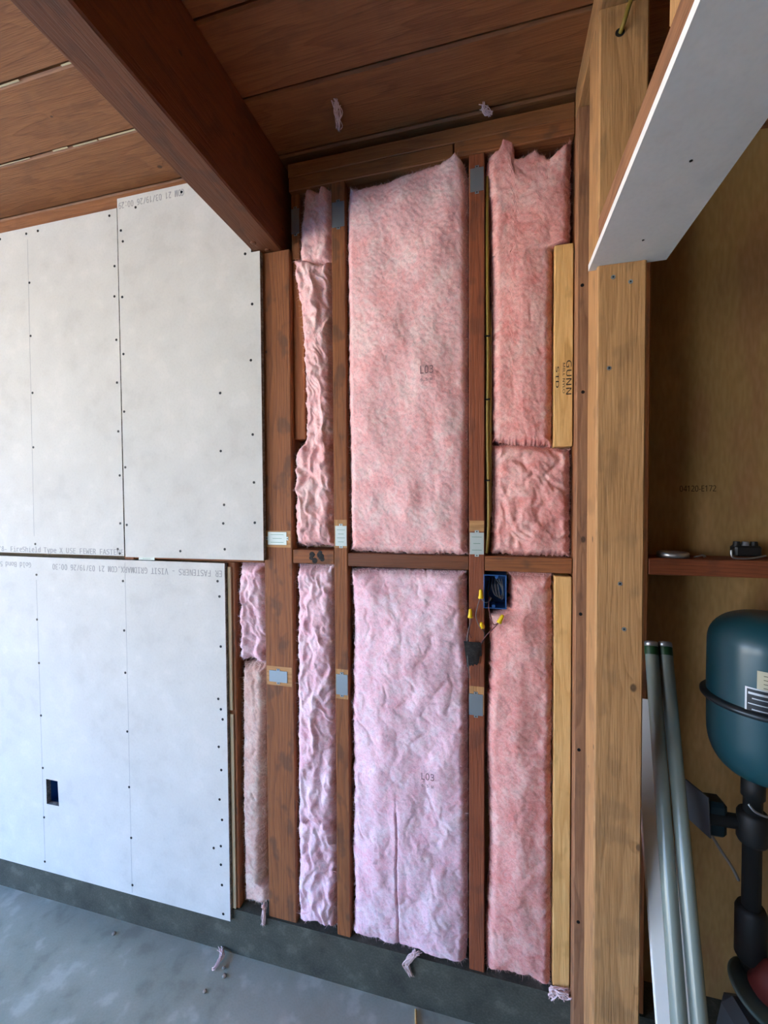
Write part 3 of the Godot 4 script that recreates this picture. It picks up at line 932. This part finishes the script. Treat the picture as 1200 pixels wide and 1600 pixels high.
	batt("insulation_batt", {"l": [[1.273, -0.799], [1.118, -0.8005], [0.962, -0.797]], "r": [[1.277, -0.699], [0.961, -0.700]], "t": [[-0.801, 1.284], [-0.693, 1.284]], "b": [[-0.799, 0.964], [-0.757, 0.976], [-0.734, 0.962], [-0.696, 0.959]],
		"tints": cool, "front": -0.008, "puff": 0.006, "fold": 0.018, "crease": 0.008, "ragged": 0.005, "fray_top": 0.001, "seed": 9.0}, "small pink batt between lower drywall edge and post")
	batt("insulation_batt", {"l": [[0.948, -0.793], [0.719, -0.801], [0.506, -0.8015], [0.142, -0.8015]], "r": [[0.956, -0.705], [0.775, -0.707], [0.524, -0.720], [0.237, -0.733], [0.227, -0.703], [0.181, -0.702]], "t": [[-0.802, 0.948], [-0.757, 0.958], [-0.703, 0.954]], "b": [[-0.819, 0.154], [-0.769, 0.160], [-0.734, 0.162], [-0.702, 0.182]],
		"tints": beige, "front": -0.010, "puff": 0.006, "crease": 0.006, "ragged": 0.004, "fray": 0.006, "seed": 10.0, "hair": 2.0}, "shaggy beige-pink batt at the bottom left of the post")
	ink(b1, "L03", Vector3(-0.180, 1.842, 0.0225), 0.022, 0.036, M.stamp_pink)
	ink(b1, "6.5 M", Vector3(-0.180, 1.815, 0.0225), 0.008, 0.032, M.stamp_pink)
	ink(b2, "L03", Vector3(-0.180, 0.703, 0.0245), 0.020, 0.036, M.stamp_pink)
	ink(b2, "6.5 M", Vector3(-0.180, 0.676, 0.0245), 0.008, 0.034, M.stamp_pink)

func fittings() -> void:
	var z := 0.0012
	# patches of freshly chiselled wood under the plates are parts of their studs
	var post: Node3D = get_node("post")
	var s1: Node3D = get_node("wall_stud")
	var s2: Node3D = get_node("wall_stud_001")
	for e in [[post, -0.649, 1.364, 0.086, 0.052], [post, -0.650, 0.934, 0.086, 0.060], [s1, -0.4425, 0.93, 0.040, 0.09], [s1, -0.4425, 1.383, 0.040, 0.084], [s2, -0.0455, 0.925, 0.040, 0.078], [s2, -0.0455, 1.41, 0.040, 0.03]]:
		part(board(Vector3(e[3], e[4], 0.0004), 0.0), "chiselled_patch", M.fir, e[0], Vector3(e[1], e[2], 0.0) - e[0].position)
	steel_plate(Vector3(-0.651, 1.366, z), 0.064, 0.040, "bright printed nail plate lying across the post above the blocking", false, M.zinc_bright, 3)
	steel_plate(Vector3(-0.441, 1.377, z), 0.036, 0.060, "bright printed nail plate on the middle stud above the blocking", true, M.zinc_bright, 4)
	steel_plate(Vector3(-0.0450, 1.362, z), 0.038, 0.060, "bright printed nail plate above the blue electrical box", true, M.zinc_bright, 3)
	steel_plate(Vector3(-0.653, 0.933, z), 0.062, 0.036, "grey nail plate lying across the lower part of the post")
	steel_plate(Vector3(-0.442, 0.929, z), 0.037, 0.062, "grey nail plate low on the stud left of the widest batt")
	steel_plate(Vector3(-0.0475, 0.913, z), 0.038, 0.060, "grey nail plate low on the reddish stud below the black flap")
	steel_plate(Vector3(-0.4415, 2.319, z), 0.038, 0.072, "dull grey nail plate near the top of the middle stud")
	steel_plate(Vector3(-0.585, 2.331, -0.012), 0.026, 0.074, "dull nail plate beside the beam end, half behind the torn batt")
	steel_plate(Vector3(-0.0448, 2.344, z), 0.036, 0.062, "grey nail plate at the top of the reddish stud")
	steel_plate(Vector3(-1.141, 1.300, 0.0006), 0.065, 0.036, "bright nail plate showing in the gap between drywall sheets", false, M.zinc_bright, 2)
	# backing for the plate beside the beam end
	timber("cleat", span(-0.599, -0.574, 2.218, 2.413, -0.07, -0.0135), M.old, "narrow brown cleat at the top beside the beam end", "cleat")
	# yellow cable down the side of the reddish stud
	var cable := thing("cable", Vector3(-0.0195, 1.335, -0.02), "yellow cable stapled down the right side of the reddish stud", "cable")
	part(tube_mesh([Vector3(0.0, 0.0, 0.012), Vector3(0.006, 0.1, 0.014), Vector3(0.0025, 0.35, 0.014), Vector3(0.004, 0.5, 0.015), Vector3(0.002, 0.8, 0.014), Vector3(0.001, 1.02, 0.008)], 0.0042, 8), "sheath", M.romex, cable)
	part(tube_mesh([Vector3(0.009, 0.1, 0.008), Vector3(0.010, 0.35, 0.009), Vector3(0.009, 0.66, 0.006)], 0.0038, 8), "sheath", M.romex, cable)
	for y in [0.42, 0.59, 0.20]:
		part(board(Vector3(0.014, 0.004, 0.003), 0.0008), "staple", M.screw, cable, Vector3(0.003, y, 0.0195))
	# electrical box
	var eb := thing("electrical_box", Vector3(0.0035, 1.232, -0.022), "blue plastic electrical box with loose wires and yellow wire nuts", "electrical box")
	part(board(Vector3(0.060, 0.092, 0.002), 0.0), "back", M.box_blue, eb, Vector3(0, 0, -0.042))
	for s in [-1.0, 1.0]:
		part(board(Vector3(0.0025, 0.092, 0.072), 0.0006), "side", M.box_blue, eb, Vector3(s * 0.029, 0, -0.006))
		part(board(Vector3(0.060, 0.0025, 0.072), 0.0006), "end", M.box_blue, eb, Vector3(0, s * 0.0448, -0.006))
		var ear := CylinderMesh.new()
		ear.top_radius = 0.0045
		ear.bottom_radius = 0.0045
		ear.height = 0.03
		ear.radial_segments = 12
		part(ear, "screw_boss", M.box_blue, eb, Vector3(s * 0.004, s * 0.040, 0.013), Vector3(PI / 2, 0, 0))
	for k in 5:
		var o := 0.004 * k
		part(tube_mesh([Vector3(-0.004 + o * 0.6, 0.036 - o, -0.02), Vector3(-0.008 + o, 0.016, 0.0 + o * 0.6), Vector3(-0.004 + o, -0.006 - o * 0.5, 0.008), Vector3(0.008 + o * 0.7, -0.018 - o * 0.4, 0.009), Vector3(0.019 + o * 0.25, -0.010, 0.004), Vector3(0.016 + o * 0.3, 0.010, 0.006 + o * 0.3), Vector3(0.002 + o, 0.030, -0.004)], 0.0012, 6), "wire", M.wire if k % 2 == 0 else M.wire_dark, eb)
	part(tube_mesh([Vector3(-0.018, 0.02, -0.02), Vector3(-0.022, 0.0, 0.0), Vector3(-0.016, -0.02, 0.004), Vector3(-0.006, -0.03, -0.01)], 0.0016, 6), "wire", M.wire_dark, eb)
	part(tube_mesh([Vector3(-0.012, 0.03, -0.02), Vector3(-0.014, 0.005, 0.004), Vector3(-0.020, -0.016, 0.008), Vector3(-0.010, -0.034, -0.004)], 0.0016, 6), "wire", M.wire_dark, eb)
	var nut := lathe([[0.0, 0.012], [0.0035, 0.0118], [0.0044, 0.010], [0.0058, -0.006], [0.0072, -0.009], [0.0072, -0.012], [0.0, -0.012]], 14)
	var nuts := [[Vector3(-0.034, 1.226, 0.016), Vector3(0, 0, 0.0)], [Vector3(-0.062, 1.171, 0.013), Vector3(0, 0, 0.0)], [Vector3(-0.031, 1.142, 0.018), Vector3(0.9, 0, 0.1)], [Vector3(0.019, 1.163, 0.022), Vector3(0, 0, -0.45)]]
	for n in nuts:
		part(nut, "wire_nut", M.nut, eb, n[0] - eb.position, n[1])
	var e0 := eb.position
	var W := [
		[M.wire, 0.0011, [Vector3(-0.036, 1.215, 0.016), Vector3(-0.043, 1.19, 0.014), Vector3(-0.047, 1.165, 0.012), Vector3(-0.042, 1.145, 0.013), Vector3(-0.034, 1.132, 0.016)]],
		[M.wire, 0.0011, [Vector3(-0.033, 1.214, 0.016), Vector3(-0.022, 1.204, 0.018), Vector3(-0.012, 1.206, 0.012), Vector3(-0.006, 1.214, 0.0)]],
		[M.wire, 0.0011, [Vector3(-0.062, 1.160, 0.013), Vector3(-0.064, 1.14, 0.01), Vector3(-0.069, 1.115, 0.012), Vector3(-0.071, 1.085, 0.016), Vector3(-0.067, 1.02, 0.018), Vector3(-0.062, 0.99, 0.012)]],
		[M.wire_red, 0.0012, [Vector3(-0.060, 1.160, 0.013), Vector3(-0.058, 1.15, 0.01), Vector3(-0.066, 1.12, 0.008), Vector3(-0.06, 1.10, 0.006)]],
		[M.wire_red, 0.0014, [Vector3(0.014, 1.153, 0.022), Vector3(0.002, 1.138, 0.020), Vector3(-0.018, 1.115, 0.016), Vector3(-0.034, 1.09, 0.010)]],
		[M.wire_red, 0.0014, [Vector3(0.012, 1.152, 0.022), Vector3(0.000, 1.146, 0.020), Vector3(-0.009, 1.17, 0.016), Vector3(-0.013, 1.195, 0.012), Vector3(-0.010, 1.215, -0.004)]],
		[M.wire_dark, 0.0016, [Vector3(-0.030, 1.131, 0.014), Vector3(-0.024, 1.118, 0.012), Vector3(-0.026, 1.10, 0.008), Vector3(-0.032, 1.085, 0.004)]]]
	for w in W:
		var q := []
		for p in w[2]:
			q.append(p - e0)
		part(tube_mesh(q, w[1], 6), "loose_wire", w[0], eb)
	# black flap of building paper tacked to the stud
	var st := SurfaceTool.new()
	st.begin(Mesh.PRIMITIVE_TRIANGLES)
	var nx := 16
	var ny := 20
	for side in [0, 1]:
		for j in ny:
			for i in nx:
				var v := []
				for q in [[i, j], [i + 1, j], [i + 1, j + 1], [i, j + 1]]:
					var s: float = q[0] / float(nx)
					var t: float = q[1] / float(ny)
					var low := -0.068 + 0.010 * s + n_fine.get_noise_2d(s * 9.0, 3.0) * 0.008 + (0.018 if s > 0.82 else 0.0)
					v.append(Vector3(-0.022 + 0.047 * s + 0.008 * t * (1.0 - s), lerpf(0.002 - 0.004 * s, low, t), 0.016 - 0.012 * s * s + 0.002 * sin(t * 5.0) - 0.0022 * side))
				var o := [0, 1, 2, 0, 2, 3] if side == 0 else [0, 2, 1, 0, 3, 2]
				for k in o:
					st.set_uv(Vector2(v[k].x, v[k].y) * 8.0)
					st.add_vertex(v[k])
	st.index()
	st.generate_normals()
	solo(st.commit(), "paper_flap", M.tar, Vector3(-0.057, 1.092, 0.002), "torn black paper flap on the reddish stud below the wire nuts", "flap")

func closet() -> void:
	var ink_mat := plain(Color(0.17, 0.11, 0.06), 0.9)
	var stamp := thing("panel_stamp", Vector3(0.5175, 1.5085, -0.0893), "stencilled serial number on the brown panel of the side room", "stencil")
	ink(stamp, "04120-E172", Vector3.ZERO, 0.016, 0.083, ink_mat, Vector3.ZERO, "Droid Sans")
	timber("top_plate", span(0.377, 1.3, 2.40, 2.44, -0.089, 0.0), M.old, "brown plate high up in the side room", "plate", "top plates of the back wall")
	# things on the shelf
	var tin := thing("tape_roll", Vector3(0.444, 1.3335, -0.040), "silver ring lying flat on the side-room blocking", "ring")
	part(lathe([[0.026, 0.012], [0.033, 0.013], [0.035, 0.011], [0.036, 0.0005], [0.034, 0.0], [0.026, 0.0], [0.0255, 0.006], [0.026, 0.012]], 40), "ring", M.steel, tin)
	var wa := thing("pipe_strap", Vector3(0.500, 1.3335, -0.030), "small grey metal strap lying beside the silver ring", "strap")
	part(tube_mesh([Vector3(-0.012, 0.002, 0.0), Vector3(-0.008, 0.004, 0.006), Vector3(0.004, 0.007, 0.004), Vector3(0.012, 0.004, 0.0), Vector3(0.011, 0.002, -0.006)], 0.0022, 6), "loop", M.steel, wa)
	var dv := thing("old_switch", Vector3(0.600, 1.3335, -0.040), "black old switch device on a bent metal strap", "switch")
	part(board(Vector3(0.056, 0.026, 0.030), 0.004), "body", M.wire_dark, dv, Vector3(0.002, 0.019, 0))
	for k in 3:
		var t := CylinderMesh.new()
		t.top_radius = 0.007
		t.bottom_radius = 0.009
		t.height = 0.012
		t.radial_segments = 14
		part(t, "terminal", M.black if k != 1 else M.wire, dv, Vector3(-0.018 + 0.018 * k, 0.036, 0.002))
	part(tube_mesh([Vector3(-0.036, 0.022, 0.016), Vector3(-0.033, 0.004, 0.018), Vector3(-0.01, 0.002, 0.021), Vector3(0.015, 0.005, 0.019), Vector3(0.036, 0.010, 0.016)], 0.0024, 6), "strap", M.steel, dv)
	# a white board and two fluorescent tubes leaning in the corner behind the post
	var wd := Vector3(0.053, 1.0, -0.5).normalized()
	var wb := solo(board(Vector3(0.060, 1.10, 0.012), 0.001), "white_board", M.white_core, Vector3(0.309, 0.009, 0.531) + wd * 0.55, "narrow white board leaning behind the tubes in the side room", "board")
	wb.basis = Basis(Quaternion(Vector3.UP, wd))
	var TB := "fluorescent tubes leaning in the side room"
	for k in 2:
		var top := Vector3(0.3675 + 0.0295 * k, 1.138 + 0.001 * k, 0.050)
		var foot := Vector3(0.302 + 0.036 * k, 0.010, 0.555)
		var dir := (top - foot).normalized()
		var tb := thing("fluorescent_tube", foot, ["unlit white fluorescent tube nearer the new post", "unlit white fluorescent tube on the side of the blue tank"][k], "tube", TB)
		tb.basis = Basis(Quaternion(Vector3.UP, dir))
		var n := (top - foot).length()
		part(lathe([[0.0, n - 0.012], [0.0139, n - 0.012], [0.0143, n - 0.014], [0.0143, 0.014], [0.0139, 0.012], [0.0, 0.012]], 28), "glass", M.glass, tb)
		part(lathe([[0.0145, n - 0.011], [0.0146, n - 0.012], [0.0146, n - 0.030], [0.0145, n - 0.031]], 28), "green_band", M.green, tb)
		for e in [[n, -1.0], [0.0, 1.0]]:
			part(lathe([[0.0, 0.0], [0.0125, 0.0], [0.0147, -0.003], [0.0147, -0.012], [0.0, -0.012]] if e[1] < 0 else [[0.0, 0.012], [0.0147, 0.012], [0.0147, 0.003], [0.0125, 0.0], [0.0, 0.0]], 28), "end_cap", M.steel, tb, Vector3(0, e[0], 0))
	# blue pressure tank on its pipework
	var tk := thing("pressure_tank", Vector3(0.556, 0.885, 0.13), "blue steel pressure tank with a clamped seam and labels", "tank")
	var prof := []
	for k in 13:
		var t := PI / 2 * k / 12.0
		prof.append([0.098 * pow(sin(t), 0.75), 0.285 + 0.070 * cos(t)])
	prof.append([0.0985, 0.19])
	for k in 13:
		var t := PI / 2 * k / 12.0
		prof.append([0.097 * pow(cos(t), 0.65) if k < 12 else 0.0, 0.095 - 0.095 * sin(t)])
	part(lathe(prof, 64), "shell", M.tank, tk)
	part(lathe([[0.098, 0.176], [0.106, 0.175], [0.110, 0.171], [0.110, 0.166], [0.106, 0.162], [0.098, 0.161]], 64), "seam_ring", M.ring, tk)
	# labels follow the curve of the shell
	for e in [[0.215, 0.258, 0.22, 0.60, M.label_cream, "label"], [0.170, 0.222, 0.04, 0.56, M.label_dark, "rating_plate"]]:
		var lb := part(curved(0.0992 if e[5] == "label" else 0.1000, e[2], e[3], e[0], e[1]), e[5], e[4], tk)
		if e[5] == "rating_plate":
			part(curved_frame(0.1003, e[2], e[3], e[0], e[1], 0.003), "silver_border", M.steel, lb)
			for r in 4:
				var y: float = e[1] - 0.010 - r * 0.011
				part(curved(0.1004, e[2] + 0.05 + 0.06 * (r % 2), e[3] - 0.06 * ((r + 1) % 2), y - (0.0035 if r == 0 else 0.0012), y + 0.001), "printed_line", M.steel, lb)
		else:
			for r in 4:
				var y: float = e[1] - 0.008 - r * 0.008
				part(curved(0.0995, e[2] + 0.10, e[3] - 0.05 * r, y - 0.0012, y), "printed_line", M.stamp, lb)
	# pipework under the tank
	var pw := thing("pipework", Vector3(0.540, 0.0, 0.13), "dark iron riser and valve carrying the blue tank", "pipework")
	part(lathe([[0.0, 0.886], [0.021, 0.886], [0.021, 0.842], [0.017, 0.84], [0.017, 0.30], [0.0, 0.30]], 24), "riser", M.iron, pw)
	part(lathe([[0.0, 0.808], [0.025, 0.808], [0.028, 0.802], [0.028, 0.748], [0.025, 0.742], [0.0, 0.742]], 24), "tee", M.iron, pw)
	part(lathe([[0.0, 0.60], [0.024, 0.60], [0.028, 0.59], [0.028, 0.49], [0.022, 0.48], [0.0, 0.48]], 24), "union", M.iron, pw)
	var side := CylinderMesh.new()
	side.top_radius = 0.015
	side.bottom_radius = 0.015
	side.height = 0.07
	part(side, "branch", M.iron, pw, Vector3(-0.045, 0.775, -0.01), Vector3(0, 0, PI / 2))
	part(tube_mesh([Vector3(-0.020, 0.838, 0.024), Vector3(-0.012, 0.828, 0.030), Vector3(0.004, 0.822, 0.032), Vector3(0.016, 0.820, 0.030)], 0.0024, 6), "lever", M.steel, pw)
	part(lathe([[0.0, 0.008], [0.056, 0.008], [0.060, 0.005], [0.060, 0.0], [0.054, -0.004], [0.0, -0.004]], 40), "flange", M.green_iron, pw, Vector3(0.002, 0.442, 0.035), Vector3(0.30, 0.1, -0.30))
	part(lathe([[0.0, 0.07], [0.024, 0.068], [0.031, 0.05], [0.034, 0.0], [0.0, 0.0]], 24), "pump_body", M.red_iron, pw, Vector3(0.012, 0.455, 0.035), Vector3(0.30, 0.1, -0.30))
	part(board(Vector3(0.13, 0.16, 0.12), 0.02), "pump_base", M.grey_iron, pw, Vector3(0.005, 0.315, 0.035), Vector3(0.1, 0.2, -0.1))
	part(board(Vector3(0.20, 0.236, 0.16), 0.01), "pedestal", M.curb, pw, Vector3(0.02, 0.118, 0.03))
	var sw := thing("pressure_switch", Vector3(0.474, 0.772, 0.105), "dark teal pressure switch box with a grey backplate", "switch box")
	part(board(Vector3(0.042, 0.078, 0.045), 0.008), "cover", M.teal, sw, Vector3(0.003, 0, 0.0))
	part(board(Vector3(0.004, 0.094, 0.062), 0.001), "backplate", M.grey_iron, sw, Vector3(-0.026, 0.010, 0.0), Vector3(0, 0.35, 0.08))
	part(tube_mesh([Vector3(-0.004, -0.038, 0.006), Vector3(0.012, -0.066, 0.012), Vector3(0.036, -0.104, 0.012), Vector3(0.052, -0.136, 0.004)], 0.0032, 8), "conduit", M.conduit, sw)

func curved(r: float, a0: float, a1: float, y0: float, y1: float) -> ArrayMesh:   # angle from +z towards -x is negative; here from the side facing the camera
	var st := SurfaceTool.new()
	st.begin(Mesh.PRIMITIVE_TRIANGLES)
	var n := 12
	for k in n:
		var p := []
		for a in [lerpf(a0, a1, k / float(n)), lerpf(a0, a1, (k + 1) / float(n))]:
			p.append(Vector3(sin(a - 0.80) * r, 0, cos(a - 0.80) * r))
		quad(st, p[0] + Vector3(0, y0, 0), p[0] + Vector3(0, y1, 0), p[1] + Vector3(0, y1, 0), p[1] + Vector3(0, y0, 0), Vector2(0, 0), Vector2(0, 1), Vector2(1, 1), Vector2(1, 0))
	return st.commit()

func curved_frame(r: float, a0: float, a1: float, y0: float, y1: float, w: float) -> ArrayMesh:
	var st := SurfaceTool.new()
	st.begin(Mesh.PRIMITIVE_TRIANGLES)
	for e in [[a0, a1, y0, y0 + w], [a0, a1, y1 - w, y1], [a0, a0 + w / r, y0, y1], [a1 - w / r, a1, y0, y1]]:
		st.append_from(curved(r, e[0], e[1], e[2], e[3]), 0, Transform3D())
	return st.commit()

func debris() -> void:
	wisp([Vector3(-0.396, 2.519, 0.133), Vector3(-0.400, 2.506, 0.112), Vector3(-0.410, 2.503, 0.085), Vector3(-0.418, 2.512, 0.055)], 0.005, "pale pink wisp of wool caught on the dark ceiling planks")
	wisp([Vector3(-0.028, 2.519, 0.02), Vector3(-0.022, 2.508, 0.012), Vector3(-0.010, 2.505, 0.006)], 0.005, "small pale wisp of wool at the ceiling edge above the batts")
	wisp([Vector3(-0.217, 0.172, 0.012), Vector3(-0.236, 0.150, 0.016), Vector3(-0.243, 0.131, 0.014), Vector3(-0.231, 0.098, 0.010)], 0.0055, "pink wisp hanging over the kerb below the widest batt")
	wisp([Vector3(-0.713, 0.190, 0.002), Vector3(-0.707, 0.160, 0.008), Vector3(-0.714, 0.128, 0.008)], 0.0045, "pale wisp hanging over the kerb left of the post")
	wisp([Vector3(0.190, 0.170, 0.012), Vector3(0.172, 0.168, 0.014), Vector3(0.156, 0.166, 0.014), Vector3(0.150, 0.148, 0.012)], 0.008, "pink tuft at the kerb below the long yellow nailer")
	wisp([Vector3(-0.868, 0.012, 0.012), Vector3(-0.852, 0.014, 0.028), Vector3(-0.850, 0.010, 0.048), Vector3(-0.856, 0.006, 0.066)], 0.0045, "curl of pale wool lying on the floor by the kerb")
	solo(tube_mesh([Vector3(0, 0, 0), Vector3(0.004, 0.001, 0.02), Vector3(0.01, 0.0, 0.045)], 0.003, 6), "splinter", M.pine, Vector3(-0.218, 0.0032, 0.014), "thin yellow splinter of wood on the concrete floor", "splinter")
	var D := "crumbs of rubble on the floor"
	for e in [[-1.26, 0.05, 0.008, "pale crumb of mortar on the floor below the drywall"], [-0.828, 0.052, 0.006, "small brown crumb beside the wool curl on the floor"], [-0.812, 0.072, 0.008, "brown flake beside the wool curl on the floor"], [-0.844, 0.123, 0.006, "pink crumb on the floor nearer the camera than the wool curl"]]:
		var b := crumb_mesh(e[2])
		solo(b, "rubble_crumb", M.crumb, Vector3(e[0], e[2] * 0.45, e[1]), e[3], "crumb", D)

func crumb_mesh(r: float) -> ArrayMesh:
	var pr := []
	for k in 6:
		var t := PI * k / 5.0
		pr.append([r * sin(t) * rng.randf_range(0.8, 1.2) if k > 0 and k < 5 else 0.0, r * 0.6 * cos(t)])
	return lathe(pr, 7)
